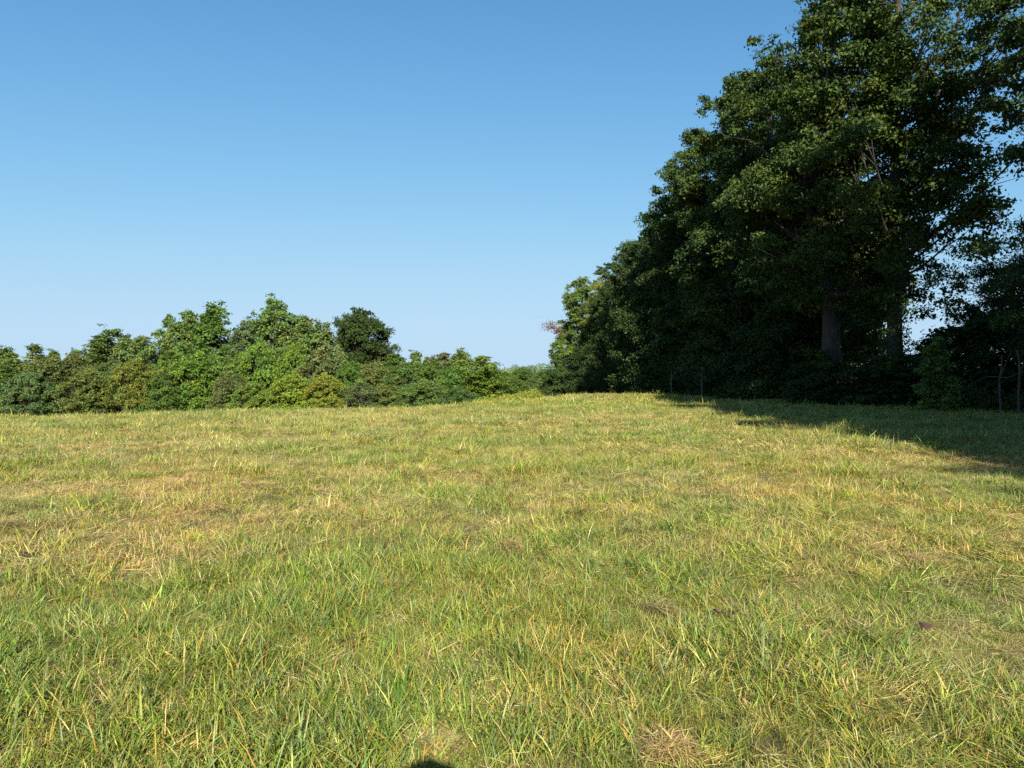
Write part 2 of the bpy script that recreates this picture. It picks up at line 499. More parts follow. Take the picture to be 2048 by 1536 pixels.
# the wood goes on beside and behind the viewer and shades the field edge
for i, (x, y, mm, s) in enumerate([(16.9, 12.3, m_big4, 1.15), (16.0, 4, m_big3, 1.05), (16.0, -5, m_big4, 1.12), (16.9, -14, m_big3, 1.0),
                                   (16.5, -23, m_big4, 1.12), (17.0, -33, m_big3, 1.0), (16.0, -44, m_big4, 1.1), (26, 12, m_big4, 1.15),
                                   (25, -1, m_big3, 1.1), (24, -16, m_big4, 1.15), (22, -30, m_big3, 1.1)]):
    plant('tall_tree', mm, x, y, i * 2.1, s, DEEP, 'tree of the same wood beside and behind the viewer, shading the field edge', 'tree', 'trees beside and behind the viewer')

# understory along the foot of the wood
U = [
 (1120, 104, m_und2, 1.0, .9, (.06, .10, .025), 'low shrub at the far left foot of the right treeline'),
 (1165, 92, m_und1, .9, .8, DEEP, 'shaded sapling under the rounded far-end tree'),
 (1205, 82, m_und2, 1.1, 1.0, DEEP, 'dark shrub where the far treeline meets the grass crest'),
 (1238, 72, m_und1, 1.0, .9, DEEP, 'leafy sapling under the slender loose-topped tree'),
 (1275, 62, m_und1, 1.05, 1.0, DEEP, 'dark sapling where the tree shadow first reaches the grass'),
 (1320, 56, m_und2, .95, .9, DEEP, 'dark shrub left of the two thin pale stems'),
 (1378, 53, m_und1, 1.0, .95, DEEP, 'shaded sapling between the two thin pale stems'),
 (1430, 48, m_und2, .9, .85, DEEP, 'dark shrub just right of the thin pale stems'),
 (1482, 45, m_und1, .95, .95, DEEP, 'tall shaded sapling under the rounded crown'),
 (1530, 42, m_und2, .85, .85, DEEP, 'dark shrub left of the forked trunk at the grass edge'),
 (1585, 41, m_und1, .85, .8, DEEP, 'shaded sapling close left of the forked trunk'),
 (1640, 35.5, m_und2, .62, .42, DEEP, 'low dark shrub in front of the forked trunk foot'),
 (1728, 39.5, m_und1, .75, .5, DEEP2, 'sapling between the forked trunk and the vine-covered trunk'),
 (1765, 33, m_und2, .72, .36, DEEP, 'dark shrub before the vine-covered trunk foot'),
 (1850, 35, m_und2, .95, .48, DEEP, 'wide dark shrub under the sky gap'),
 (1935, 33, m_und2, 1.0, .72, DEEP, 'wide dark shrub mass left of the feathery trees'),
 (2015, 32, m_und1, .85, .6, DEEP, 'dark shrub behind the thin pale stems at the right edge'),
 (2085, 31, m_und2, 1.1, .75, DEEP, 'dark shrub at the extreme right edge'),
]
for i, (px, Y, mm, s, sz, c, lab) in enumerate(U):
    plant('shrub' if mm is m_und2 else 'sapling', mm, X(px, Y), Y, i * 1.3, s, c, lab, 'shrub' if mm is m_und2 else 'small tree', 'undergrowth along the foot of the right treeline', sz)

# bright young shrub with a brighter leaf colour in front of the wood
m_cone_s = make_tree('young_shrub', 21, 3.3, 1.15, .15, 'cone', 46, 9000, .13, .035, clump=.34, inner=.3, hue=.1, asp=.75)
plant('shrub', m_cone_s, X(1872, 28.5), 28.5, .5, .95, (.10, .165, .034), 'fresh green pointed shrub standing out before the dark undergrowth', 'shrub')

# feathery trees at the right edge: visible thin limbs, flat layered foliage
m_fea = make_tree('feathery_tree', 22, 8.6, 3.6, 2.6, 'round', 34, 15000, .20, .085, clump=.26, inner=.45, flat=.28, hue=.1, asp=.30, lean=(.03, 0))
plant('feathery_tree', m_fea, X(2085, 27.5), 27.5, 1.2, .85, DEEP, 'small feathery tree with layered leaves and thin pale stem', 'small tree', 'feathery trees at the right edge')
plant('feathery_tree', m_fea, X(2135, 26), 26, 3.9, 1.0, DEEP, 'feathery tree cut by the right edge with a leaning stem', 'small tree', 'feathery trees at the right edge')

# bare stems and branch at the wood edge
def stem_thing(name, label, cat, pts, rad, mat, group=None, extra=()):
    tb = Tubes(); x0, y0, z0 = pts[0]
    base = gz(x0, y0)
    tb.tube([(a - x0, b - y0, c) for a, b, c in pts], rad, 8)
    for ep, er in extra: tb.tube([(a - x0, b - y0, c) for a, b, c in ep], er, 6)
    o = obj(name, tb.mesh(name, mat)); o.location = (x0, y0, base)
    tag(o, label, cat, group)
    return o
for i, (px, Y, h, rr, lab) in enumerate([(1343, 50, 1.9, .07, 'thin pale bare stem at treeline foot, left of its pair'),
                                         (1404, 46, 2.2, .08, 'thin pale bare stem at treeline foot, right of its pair'),
                                         (2001, 27, 2.4, .05, 'thin pale stem below the hanging bare branch'),
                                         (2038, 26.5, 2.6, .055, 'thin pale stem closest to the right edge')]):
    x = X(px, Y); rr2 = random.Random(i)
    q = [(x + rr2.uniform(-.018, .018) * k, Y, -.1 + h * k / 5) for k in range(6)]
    br = [(q[3], (x + .15, Y - .1, h * .85), (x + .3, Y - .2, h * 1.05))]
    stem_thing('bare_sapling', lab.replace('bare stem', 'bare sapling').replace('pale stem', 'pale bare sapling'), 'sapling', q, [rr * (1 - .1 * k) for k in range(6)], BARKP, 'thin bare saplings at the wood edge',
               [(list(b), [rr * .4, rr * .25, .01]) for b in br])
x0 = X(2046, 26.2)
stem_thing('bare_branch', 'long thin bare branch drooping left across the dark undergrowth', 'branch',
           [(x0 + .5, 26.2, 0), (x0 + .4, 26.1, 1.3), (x0, 26.0, 1.75), (x0 - .8, 25.9, 1.45), (x0 - 1.6, 25.8, 1.5), (x0 - 2.3, 25.7, 1.25)],
           [.03, .028, .024, .02, .014, .006], BARKP)
# ivy sleeve on the tall trunk
def ivy(parent, seed, z0, z1, rr, n, leaf=.13):
    r = np.random.RandomState(seed)
    z = r.uniform(z0, z1, n); a = r.uniform(0, 6.28, n)
    rad = rr + .12 * np.sin(a * 2 + z * .9) + r.uniform(0, .22, n)
    P = np.stack([rad * np.cos(a), rad * np.sin(a), z], 1)
    Nn = np.stack([np.cos(a), np.sin(a), np.full(n, .35)], 1) + r.normal(size=(n, 3)) * .35
    V = leaf_quads(r, P, Nn, leaf, .85)
    v = np.exp(.2 * r.normal(size=n)); col = np.stack([v, v, v, np.ones(n)], 1)
    me = mesh_np('vine', V, np.arange(4 * n), np.full(n, 4), [LEAF], {'tint': ('FACE', 'FLOAT_COLOR', col)})
    o = obj('vine', me, parent); o.color = (*DEEP, 1)
ivy(t2, 5, .0, 13, .42, 5200)

# ------------------------------------------------------------------ left-hand thicket
def M(seed, H, R, base, prof, nc, nl, leaf=.24, **k):
    return make_tree('thicket', seed, H, R, base, prof, nc, nl, leaf, .012 * H, **k)
mL = {
 'cone1': M(31, 10, 2.7, .5, 'oval', 120, 24000, .25, clump=.26, inner=.3, flat=.85, shape_noise=.3),
 'cone2': M(32, 10, 3.0, .6, 'round', 120, 24000, .25, clump=.25, inner=.3, flat=.85, shape_noise=.3),
 'tall1': M(33, 10, 3.3, .8, 'oval', 140, 27000, .25, clump=.23, inner=.35, flat=.85, shape_noise=.35),
 'airy':  M(34, 10, 2.1, .8, 'oval', 60, 10000, .25, clump=.27, inner=.3, flat=.9, shape_noise=.35),
 'oak':   M(35, 10, 3.9, .6, 'round', 260, 56000, .22, clump=.17, inner=.25, flat=.8, hue=.05, shape_noise=.2),
 'bush1': M(36, 6, 3.4, .1, 'bush', 170, 28000, .20, clump=.19, inner=.35, shape_noise=.3, flat=.75),
 'bush2': M(37, 6, 3.0, .1, 'round', 150, 26000, .20, clump=.21, inner=.3, shape_noise=.3, flat=.75),
 'bush3': M(38, 6, 3.8, .1, 'bush', 180, 28000, .21, clump=.18, inner=.4, flat=.5, shape_noise=.3),
}
HM = {'cone1': 10, 'cone2': 10, 'tall1': 10, 'airy': 10, 'oak': 10, 'bush1': 6, 'bush2': 6, 'bush3': 6}
RM = {'cone1': 2.6, 'cone2': 2.9, 'tall1': 3.2, 'airy': 2.4, 'oak': 4.0, 'bush1': 3.4, 'bush2': 3.0, 'bush3': 3.8}
g_mid = (.082, .140, .025); g_pale = (.118, .175, .045); g_brt = (.118, .195, .026); g_yel = (.175, .235, .028)
g_olv = (.125, .145, .038); g_drk = (.045, .075, .016); g_gry = (.110, .145, .050); g_rus = (.105, .140, .038)
G_B = 'back row of the left-hand thicket'; G_F = 'front row of the left-hand thicket'
BACK = [
 (12, 696, 40, 82, 'cone1', g_pale, 'pale pointed tree top at the extreme left edge'),
 (72, 690, 38, 82, 'airy', g_pale, 'loose pale tree with sky showing through, second from left edge'),
 (108, 702, 26, 80, 'cone1', g_mid, 'small pointed tree top right of the see-through one'),
 (147, 697, 36, 79, 'bush3', g_mid, 'flat-topped tree above the rusty shrubs'),
 (190, 690, 34, 82, 'cone2', g_mid, 'small tree left of the broad mid-left crown'),
 (228, 657, 58, 80, 'tall1', g_mid, 'broad bushy crown a quarter across, left of the sky dip'),
 (280, 670, 40, 77, 'cone2', g_pale, 'pale rounded tree just left of the sky dip'),
 (338, 632, 30, 84, 'airy', g_pale, 'slim tree top standing right of the sky dip'),
 (383, 620, 44, 82, 'cone2', g_pale, 'pale crown leaning against the pointed tallest tree on the left'),
 (430, 610, 52, 80, 'cone1', g_mid, 'tall broad pointed tree left of the olive one'),
 (497, 640, 40, 80, 'tall1', g_gry, 'dull olive-grey tree in the dip between two tall crowns'),
 (552, 596, 56, 82, 'tall1', g_pale, 'highest tree of the left thicket with uneven top'),
 (612, 630, 48, 82, 'cone2', g_pale, 'tree sloping down right of the highest left crown'),
 (650, 660, 28, 83, 'airy', g_pale, 'thin small top beside the dark round oak'),
 (722, 618, 56, 86, 'oak', g_drk, 'dark round oak standing up alone above the thicket'),
 (790, 706, 34, 84, 'cone2', g_mid, 'small tree top just right of the dark oak'),
 (832, 704, 30, 84, 'cone1', g_pale, 'pale small top, second right of the dark oak'),
 (884, 704, 36, 82, 'cone2', (.125,.135,.05), 'brownish-green top midway between dark oak and open horizon'),
 (922, 700, 34, 80, 'cone1', g_pale, 'pale top left of the last pointed green tree'),
]
FRONT = [
 (5, 728, 60, 66, 'bush1', g_mid, 'leafy bush filling the extreme left foot of the thicket'),
 (62, 738, 46, 64, 'bush3', (.095, .145, .045), 'low layered bush second from left edge at grass'),
 (108, 712, 52, 67, 'bush2', g_rus, 'rusty tinged bush under the small pointed tops at left'),
 (150, 706, 44, 70, 'bush1', (.115, .128, .038), 'brownish speckled bush below the flat-topped tree'),
 (178, 738, 44, 64, 'bush2', (.115, .155, .035), 'yellow flecked bush below the broad mid-left crown'),
 (222, 716, 46, 68, 'bush3', (.095, .135, .032), 'olive-green bush left of the yellow-olive one'),
 (276, 716, 42, 64, 'bush2', (.135, .170, .028), 'yellow-olive bush under the sky dip'),
 (322, 742, 40, 63, 'bush1', g_mid, 'dark green low bush right of the yellow-olive one'),
 (345, 700, 48, 70, 'bush1', g_mid, 'green bush below the slim tree top'),
 (398, 704, 52, 66, 'bush2', g_brt, 'bright green bush below the tall pointed tree'),
 (450, 690, 48, 71, 'bush1', (.095, .155, .035), 'green bush in shade of the tall pointed tree'),
 (462, 742, 34, 63, 'bush2', (.105, .135, .035), 'dull olive low bush under the olive-grey tree'),
 (520, 676, 56, 69, 'bush3', g_brt, 'bright layered bush under the highest left crown'),
 (505, 762, 40, 61.5, 'bush1', g_brt, 'bright low bush at grass below the highest left crown'),
 (588, 742, 54, 62, 'bush3', g_yel, 'yellow-green layered bush at the grass, left of the gold one'),
 (592, 682, 44, 71, 'bush1', g_brt, 'green bush above the yellow-green layered one'),
 (648, 746, 36, 62, 'bush2', (.180, .225, .03), 'golden yellow bush below and left of the dark oak'),
 (655, 688, 46, 69, 'bush2', (.125, .165, .048), 'soft green bush left of the dark oak foot'),
 (700, 720, 40, 66, 'bush1', g_mid, 'green bush directly under the dark oak'),
 (722, 762, 34, 62, 'bush2', g_gry, 'greyish low bush at grass under the dark oak'),
 (752, 722, 42, 68, 'bush2', (.11, .14, .035), 'olive bush right under the dark oak edge'),
 (775, 768, 36, 61.5, 'bush1', (.12, .16, .035), 'low bush at grass, right below the dark oak'),
 (806, 722, 46, 67, 'bush3', g_mid, 'layered bush second right of the dark oak'),
 (846, 758, 40, 62, 'bush2', g_pale, 'pale low bush at grass midway to the open horizon'),
 (862, 718, 44, 68, 'bush1', g_mid, 'bush below the brownish-green top'),
 (905, 732, 42, 64, 'bush1', g_mid, 'dark green bush left of the last pointed tree'),
 (918, 772, 38, 61.5, 'bush3', (.075, .125, .03), 'low dark bush at grass near the thicket right end'),
 (960, 710, 44, 66, 'cone2', g_brt, 'bright green pointed tree ending the left thicket'),
]
def thick(rows, group, kind):
    for i, (px, top, hw, Y, k, c, lab) in enumerate(rows):
        x = X(px, Y); g = gz(x, Y)
        H = (Z(top, Y) - g) * 1.02; R = hw / F * Y
        s = R / RM[k] * 1.30
        rr = random.Random(i * 7 + len(rows))
        c = tuple(v * rr.uniform(.93, 1.07) for v in c)
        plant('oak_tree' if k == 'oak' else kind, mL[k], x, Y, rr.uniform(0, 6.28), s, c, lab,
              'tree' if kind == 'tree' or k == 'cone2' else 'bush', group, H / HM[k])
thick(BACK, G_B, 'tree')
thick(FRONT, G_F, 'bush')

# beyond the gap in the middle
FAR = [
 (1012, 742, 24, 120, 'bush1', g_pale, 'hazy small bush beyond the left thicket end'),  # haze put into the pale grey-green leaf colour
 (1048, 733, 30, 125, 'bush2', g_mid, 'middle small tree in the gap under the open horizon'),
 (1085, 738, 26, 120, 'bush1', g_mid, 'grey-green bush in the gap beside the right treeline'),
 (1030, 752, 30, 105, 'bush3', g_mid, 'nearer low bush in the gap, left side'),
 (1072, 755, 30, 108, 'bush1', (.09, .13, .04), 'nearer low bush in the gap, right side'),
]
thick(FAR, 'bushes in the gap between the two woods', 'bush')

def mass(name, label, seed, n, fn, leaf, color, asp=.7, up=.6):
    r = np.random.RandomState(seed)
    P, Nn = fn(r, n)
    V = leaf_quads(r, P, Nn, leaf, asp)
    v = np.exp(.22 * r.normal(size=n)); h = .1 * r.normal(size=n)
    col = np.stack([v * (1 + h), v, v * (1 - h), np.ones(n)], 1)
    me = mesh_np(name, V, np.arange(4 * n), np.full(n, 4), [LEAF], {'tint': ('FACE', 'FLOAT_COLOR', col)})
    o = obj(name, me); o.color = (*color, 1)
    tag(o, label, 'vegetation', None, 'stuff')
    return o
def far_wood(r, n):
    x = r.uniform(-700, 700, n); y = 330 + r.uniform(0, 60, n) + 20 * np.sin(x / 60)
    top = 6.5 + 1.6 * wob(x, y * .3, 77, 9, 3) + 1.2 * wob(x, y * 0, 78, 60, 2)
    z = ground_z(x, y) + top * r.uniform(.0, 1, n) ** .5
    return np.stack([x, y, z], 1), np.stack([r.normal(size=n) * .5, -np.ones(n) * .6 + r.normal(size=n) * .4, np.ones(n) * .7], 1)
mass('distant_wood', 'low distant wood along the horizon in the gap', 81, 60000, far_wood, 1.3, (.10, .14, .075))
def weeds(r, n):
    x = r.uniform(-3, 3.6, n); y = 57 + r.uniform(0, 14, n) + x * .3; y = y + np.maximum(0, x - 2) * 4
    z = ground_z(x, y) + (1.5 + .3 * wob(x, y, 12, 1.5)) * (1 - .5 * sstep((x - 1.5) / 2.1)) * r.uniform(.1, 1, n)
    return np.stack([x, y, z], 1), np.stack([r.normal(size=n), r.normal(size=n), r.normal(size=n) * .6 + .5], 1)
mass('tall_weeds', 'yellow-green tall weeds beyond the grass crest in the gap', 82, 16000, weeds, .22, (.21, .23, .035), asp=.35)
def rank(r, n):
    # unmown growth along the foot of the wood
    t = r.uniform(0, 1, n) ** 1.3
    y = 27.5 + t * 75; xb = np.interp(y, [27, 34, 43, 55, 100], [21.5, 17.2, 14.6, 13.2, 12.2])
    x = xb + r.uniform(-1.0, 3.5, n) + .5 * wob(y, y * 0, 4, 3)
    x = np.where(y < 34, xb + r.uniform(-1.0, 5, n), x)
    z = ground_z(x, y) + (.85 + .45 * wob(x, y, 33, 1.2) + .25 * wob(x, y, 34, .3, 2)) * r.uniform(0, 1, n)
    return np.stack([x, y, z], 1), np.stack([r.normal(size=n), r.normal(size=n), r.normal(size=n) * .5 + .4], 1)
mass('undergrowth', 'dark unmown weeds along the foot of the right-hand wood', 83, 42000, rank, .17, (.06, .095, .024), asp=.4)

# ------------------------------------------------------------------ grass
def blades(r, n, rad, Lr, Wr, lean, curv, cols, cw, dirbias=None, z0=-.012, segs=4):
    """n blades rooted inside a disc; returns verts, faces, sizes, vertex colours"""
    a = r.uniform(0, 2 * math.pi, n); rr = rad * np.sqrt(r.uniform(0, 1, n))
    root = np.stack([rr * np.cos(a), rr * np.sin(a), np.full(n, z0)], 1)
    az = r.uniform(0, 2 * math.pi, n)
    if dirbias is not None: az = dirbias + r.normal(0, .55, n)
    L = r.uniform(*Lr, n) * r.uniform(.75, 1.15, n); W = r.uniform(*Wr, n)
    th0 = np.radians(r.uniform(*lean, n)); cv = np.radians(r.uniform(*curv, n))
    h = np.stack([np.cos(az), np.sin(az), np.zeros(n)], 1)
    tw = az + math.pi / 2 + r.normal(0, .5, n)
    s = np.stack([np.cos(tw), np.sin(tw), r.normal(0, .25, n)], 1)
    lv = np.linspace(0, 1, segs)
    wd = {4: [.8, 1, .75, 0], 3: [.9, .85, 0]}[segs]
    p = root.copy(); pts = [p.copy()]
    for k in range(1, segs):
        th = th0 + cv * (lv[k - 1] + lv[k]) / 2
        th = np.minimum(th, math.radians(100))
        p = p + (h * np.sin(th)[:, None] + np.array([0, 0, 1]) * np.cos(th)[:, None]) * (L / (segs - 1))[:, None]
        pts.append(p.copy())
    V = []
    for k in range(segs - 1):
        w = (W * wd[k] / 2)[:, None]
        V += [pts[k] - s * w, pts[k] + s * w]
    V.append(pts[-1])
    nv = len(V)
    V = np.stack(V, 1).reshape(-1, 3)
    b = np.arange(n)[:, None] * nv
    q = [np.array([2 * k, 2 * k + 1, 2 * k + 3, 2 * k + 2]) for k in range(segs - 2)]
    quads = np.concatenate([b + x[None, :] for x in q], 1)
    tri = b + np.array([2 * (segs - 2), 2 * (segs - 2) + 1, nv - 1])[None, :]
    flat = np.concatenate([quads, tri], 1).ravel()
    sizes = np.tile(np.array([4] * (segs - 2) + [3]), n)
    cw = np.array(cw, float) / np.sum(cw)
    cw = r.dirichlet(cw * 4.0 + .02)              # one tuft is mostly of one colour
    ci = r.choice(len(cols), n, p=cw)
    c = np.array(cols)[ci] * np.exp(.24 * r.normal(size=(n, 1))) * (1 + .06 * r.normal(size=(n, 3)))
    # tips and feet of green blades are drier
    dry = np.array([.34, .29, .12])
    vc = []
    tipdry = r.uniform(0, .45, n)[:, None]
    for k in range(segs - 1):
        f = .22 if k == 0 else 0.0
        cc = c * (1 - f) + dry * f
        vc += [cc, cc]
    vc.append(c * (1 - tipdry) + dry * tipdry)
    C = np.stack(vc, 1).reshape(-1, 3)
    return V, flat, sizes, np.clip(C, 0, 1)

GR1 = (.132, .212, .036); GR2 = (.214, .284, .043); GR3 = (.150, .220, .085); GR4 = (.340, .345, .075)
ST1 = (.46, .385, .19); ST2 = (.38, .275, .125); ST3 = (.60, .52, .27); BR = (.30, .175, .075); OR = (.42, .27, .07)
GREENS = [GR1, GR2, GR3, GR4, ST1, OR]

def join(parts):
    V, Fl, S, C = [], [], [], []; off = 0
    for v, f, s, c in parts:
        V.append(v); Fl.append(f + off); S.append(s); C.append(c); off += len(v)
    return np.concatenate(V), np.concatenate(Fl), np.concatenate(S), np.concatenate(C)

def clump_mesh(parts, name):
    V, Fl, S, C = join(parts)
    C4 = np.concatenate([C, np.ones((len(C), 1))], 1)
    return mesh_np(name, V, Fl, S, [BLADE], {'tint': ('POINT', 'FLOAT_COLOR', C4)})

src = bpy.data.collections.new('grass_tufts')      # not linked: only read by the scatter
kinds = []
def add_kind(key, fn, nvar):
    for v in range(nvar):
        r = np.random.RandomState(1000 + len(kinds))
        me = clump_mesh(fn(r), 'grass_tuft')
        o = bpy.data.objects.new('grass_tuft_%03d' % len(kinds), me)
        src.objects.link(o)
        kinds.append(key)
def near_set(sfx, rad, lm, wm, nm, segs):
    B = lambda r, n, Lr, Wr, le, cu, c, w, z0=-.012, d=None, ra=1: blades(r, max(3, int(n * nm)), rad * ra, (Lr[0] * lm, Lr[1] * lm), (Wr[0] * wm, Wr[1] * wm), le, cu, c, w, d, z0, segs)
    add_kind('fine' + sfx, lambda r: [B(r, 44, (.06, .145), (.0022, .0042), (0, 50), (5, 60), GREENS, [4, 5, 2, 4, 3, 2]),
                                      B(r, 16, (.05, .13), (.0018, .003), (55, 88), (0, 25), [ST1, ST2, BR], [3, 3, 1.6], .006)], 9)
    add_kind('long' + sfx, lambda r: [B(r, 26, (.12, .23), (.003, .006), (8, 58), (15, 80), GREENS, [5, 5, 3, 3, 1.2, .8]),
                                      B(r, 18, (.05, .10), (.002, .004), (0, 50), (10, 60), GREENS, [4, 4, 2, 3, 3, 2])], 9)
    add_kind('wide' + sfx, lambda r: [B(r, 10, (.14, .27), (.005, .009), (12, 60), (10, 70), [GR1, GR3, GR2], [3, 4, 3], ra=.6),
                                      B(r, 14, (.06, .12), (.003, .005), (0, 50), (10, 60), GREENS, [4, 4, 2, 3, 1, 1])], 6)
    add_kind('straw' + sfx, lambda r: [B(r, 46, (.07, .21), (.0016, .0034), (70, 92), (-6, 16), [ST1, ST2, ST3, BR], [4, 3, 3, 1], .012),
                                       B(r, 14, (.04, .10), (.002, .0035), (10, 60), (0, 40), [ST1, ST3, GR4], [3, 3, 2])], 7)
    add_kind('laid' + sfx, lambda r: [B(r, 34, (.10, .24), (.0025, .005), (58, 86), (0, 26), [GR2, GR4, GR1, ST1, ST3], [4, 5, 2, 3, 1.5], .012, r.uniform(0, 6)),
                                      B(r, 12, (.05, .1), (.002, .004), (5, 45), (10, 60), GREENS, [3, 3, 2, 3, 1, 1])], 7)
    add_kind('stub' + sfx, lambda r: [B(r, 30, (.04, .10), (.002, .0036), (0, 32), (0, 30), [ST1, ST3, GR4, ST2, GR2], [4, 3, 3, 2, 2]),
                                      B(r, 18, (.05, .12), (.002, .003), (60, 90), (0, 10), [ST1, ST2, BR], [3, 2, 1], .008)], 5)
    add_kind('tall' + sfx, lambda r: [B(r, 16, (.14, .27), (.002, .0034), (0, 34), (5, 60), [ST3, ST1, GR4, GR2], [5, 4, 2, 1.5]),
                                      B(r, 16, (.06, .12), (.003, .005), (0, 50), (10, 60), GREENS, [3, 3, 2, 3, 3, 2])], 3)
near_set('_a', .11, .88, 1.02, 1.05, 4)
near_set('_m', .12, .85, 1.1, 1.05, 3)
near_set('_b', .20, .95, 1.7, 1.45, 3)
near_set('_c', .45, .95, 3.4, 2.6, 3)
kinds_a = np.array(kinds)

def scatter():
    r = np.random.RandomState(404)
    P = []; I = []; S = []; R = []
    tiers = [(1.3, 6.0, 270, '_a', .95), (6.0, 15, 105, '_m', 1.15), (15, 33, 46, '_b', 1.0), (33, 78, 9.5, '_c', 1.0)]
    for (r0, r1, dens, sfx, sc_) in tiers:
        half = math.radians(66)
        n = int(half * (r1 ** 2 - r0 ** 2) * dens)
        rr = np.sqrt(r.uniform(r0 ** 2, r1 ** 2, n)); az = r.uniform(-half, half, n)
        x = rr * np.sin(az); y = rr * np.cos(az)
        ok = np.ones(n, bool)
        if sfx == '_c':
            D = 27.0 + 27.0 * sstep((x + 9) / 17.0) + 3
            ok &= (y < D + 16)
        edge = np.interp(y, [0, 27, 34, 43, 55, 100], [60, 26, 19.5, 16, 14.5, 13.5])
        ok &= x < edge
        x = x[ok]; y = y[ok]; n = len(x)
        d = np.hypot(x, y)
        # patches: mown straw lies in broken bands across the view, greener close by
        band = wob(x * .28, y, 21, 1.5, 3); pt = wob(x, y, 22, 1.1, 3); pt2 = wob(x, y, 24, .45, 2); big_ = wob(x, y, 23, 6, 2)
        dry = .04 + .38 * band + .45 * pt + .35 * big_ + .30 * sstep((d - 5) / 8) * (1 - sstep((d - 22) / 10)) - .12 * sstep((5.5 - d) / 3) - .15 * sstep((x - 5) / 6) - .2 * sstep((-x - .1) / 1.2) * sstep((7.5 - d) / 3) + .18 * sstep((x - .8) / 1.5) * sstep((9 - d) / 3)
        lush = wob(x, y, 31, 1.3, 3) + .5 * wob(x, y, 32, .4, 2) + .25 * sstep((6 - d) / 3) + .6 * sstep((-x - .1) / 1.2) * sstep((7.5 - d) / 3) + .2 * sstep((d - 20) / 8)
        rf = sstep((x - .8) / 1.5) * sstep((9 - d) / 3)
        laid = wob(x * .5, y, 41, 1.6, 3) + .3 * rf + .35 * sstep((x - 1) / 4) * (1 - sstep((d - 14) / 8))
        u = r.uniform(size=n)
        key = np.full(n, 'fine', dtype='<U6')
        key[u < .30 + .25 * lush] = 'long'
        key[r.uniform(size=n) < 3.0 * np.clip(wob(x, y, 61, .5, 1) - .35, 0, 1)] = 'long'
        u2 = r.uniform(size=n); key[u2 < .07 + .12 * np.clip(lush, -.5, 1)] = 'wide'
        u3 = r.uniform(size=n); key[u3 < .24 + .45 * np.clip(laid, -.3, 1)] = 'laid'
        u4 = r.uniform(size=n); key[u4 < .19 + .75 * dry] = 'straw'
        u5 = r.uniform(size=n); key[u5 < .06 + .30 * dry] = 'stub'
        u6 = r.uniform(size=n)
        tallp = .004 + .45 * np.exp(-((y - 24.5) / 2.6) ** 2 - ((x + 6.0) / 2.6) ** 2) + .05 * sstep((d - 16) / 8)
        key[u6 < tallp] = 'tall'
        if sfx == '_a' and r0 < 3: key[(u6 < .004)] = 'tall'
        idx = np.zeros(n, int)
        full = np.char.add(key, sfx)
        for kk in np.unique(full):
            w = np.where(full == kk)[0]; c = np.where(kinds_a == kk)[0]
            idx[w] = r.choice(c, len(w))
        z = ground_z(x, y)
        P.append(np.stack([x, y, z], 1)); I.append(idx)
        hs = r.uniform(.72, 1.28, n) * (1 + .34 * wob(x, y, 51, .8, 3))
        tus = np.clip(wob(x, y, 61, .5, 1) - .35, 0, 1)
        hs = hs * (1 + (.35 + .5 * sstep((d - 6) / 8)) * tus) * (1 - .35 * np.clip(wob(x, y, 62, .7, 2) - .15, 0, 1))
        hs = np.minimum(hs, 1.32 + .5 * sstep((d - 6) / 8))
        S.append(hs * sc_)
        R.append(np.stack([r.normal(0, .12, n), r.normal(0, .12, n), r.uniform(0, 6.283, n)], 1))
    return np.concatenate(P), np.concatenate(I), np.concatenate(S), np.concatenate(R)

def build_grass():
    P, I, S, R = scatter()
    n = len(P)
    me = bpy.data.meshes.new('grass')
    me.vertices.add(n); me.vertices.foreach_set('co', P.astype(np.float32).ravel())
    for nm, typ, data, key in (('idx', 'INT', I.astype(np.int32), 'value'), ('scl', 'FLOAT', S.astype(np.float32), 'value'),
                               ('rot', 'FLOAT_VECTOR', R.astype(np.float32).ravel(), 'vector')):
        a = me.attributes.new(nm, typ, 'POINT'); a.data.foreach_set(key, data)
    o = obj('grass', me)
    ng = bpy.data.node_groups.new('grass_scatter', 'GeometryNodeTree')
    ng.interface.new_socket('Geometry', in_out='INPUT', socket_type='NodeSocketGeometry')
    ng.interface.new_socket('Geometry', in_out='OUTPUT', socket_type='NodeSocketGeometry')
    gi = ng.nodes.new('NodeGroupInput'); go = ng.nodes.new('NodeGroupOutput')
    ip = ng.nodes.new('GeometryNodeInstanceOnPoints')
    ci = ng.nodes.new('GeometryNodeCollectionInfo')
    ci.inputs['Collection'].default_value = src
    ci.inputs['Separate Children'].default_value = True
    ci.inputs['Reset Children'].default_value = True
    def na(name, typ):
        q = ng.nodes.new('GeometryNodeInputNamedAttribute'); q.data_type = typ
        q.inputs['Name'].default_value = name
        return [s for s in q.outputs if s.name == 'Attribute' and s.enabled][0]
    ng.links.new(gi.outputs[0], ip.inputs['Points'])
    ng.links.new(ci.outputs[0], ip.inputs['Instance'])
    ip.inputs['Pick Instance'].default_value = True
    ng.links.new(na('idx', 'INT'), ip.inputs['Instance Index'])
    e2r = ng.nodes.new('FunctionNodeEulerToRotation')
    ng.links.new(na('rot', 'FLOAT_VECTOR'), e2r.inputs[0])
    ng.links.new(e2r.outputs[0], ip.inputs['Rotation'])
    ng.links.new(na('scl', 'FLOAT'), ip.inputs['Scale'])
    ng.links.new(ip.outputs[0], go.inputs[0])
    md = o.modifiers.new('scatter', 'NODES'); md.node_group = ng
    tag(o, 'mown meadow grass mixed with straw covering the field', 'grass', None, 'stuff')
    print('grass instances', n)
build_grass()

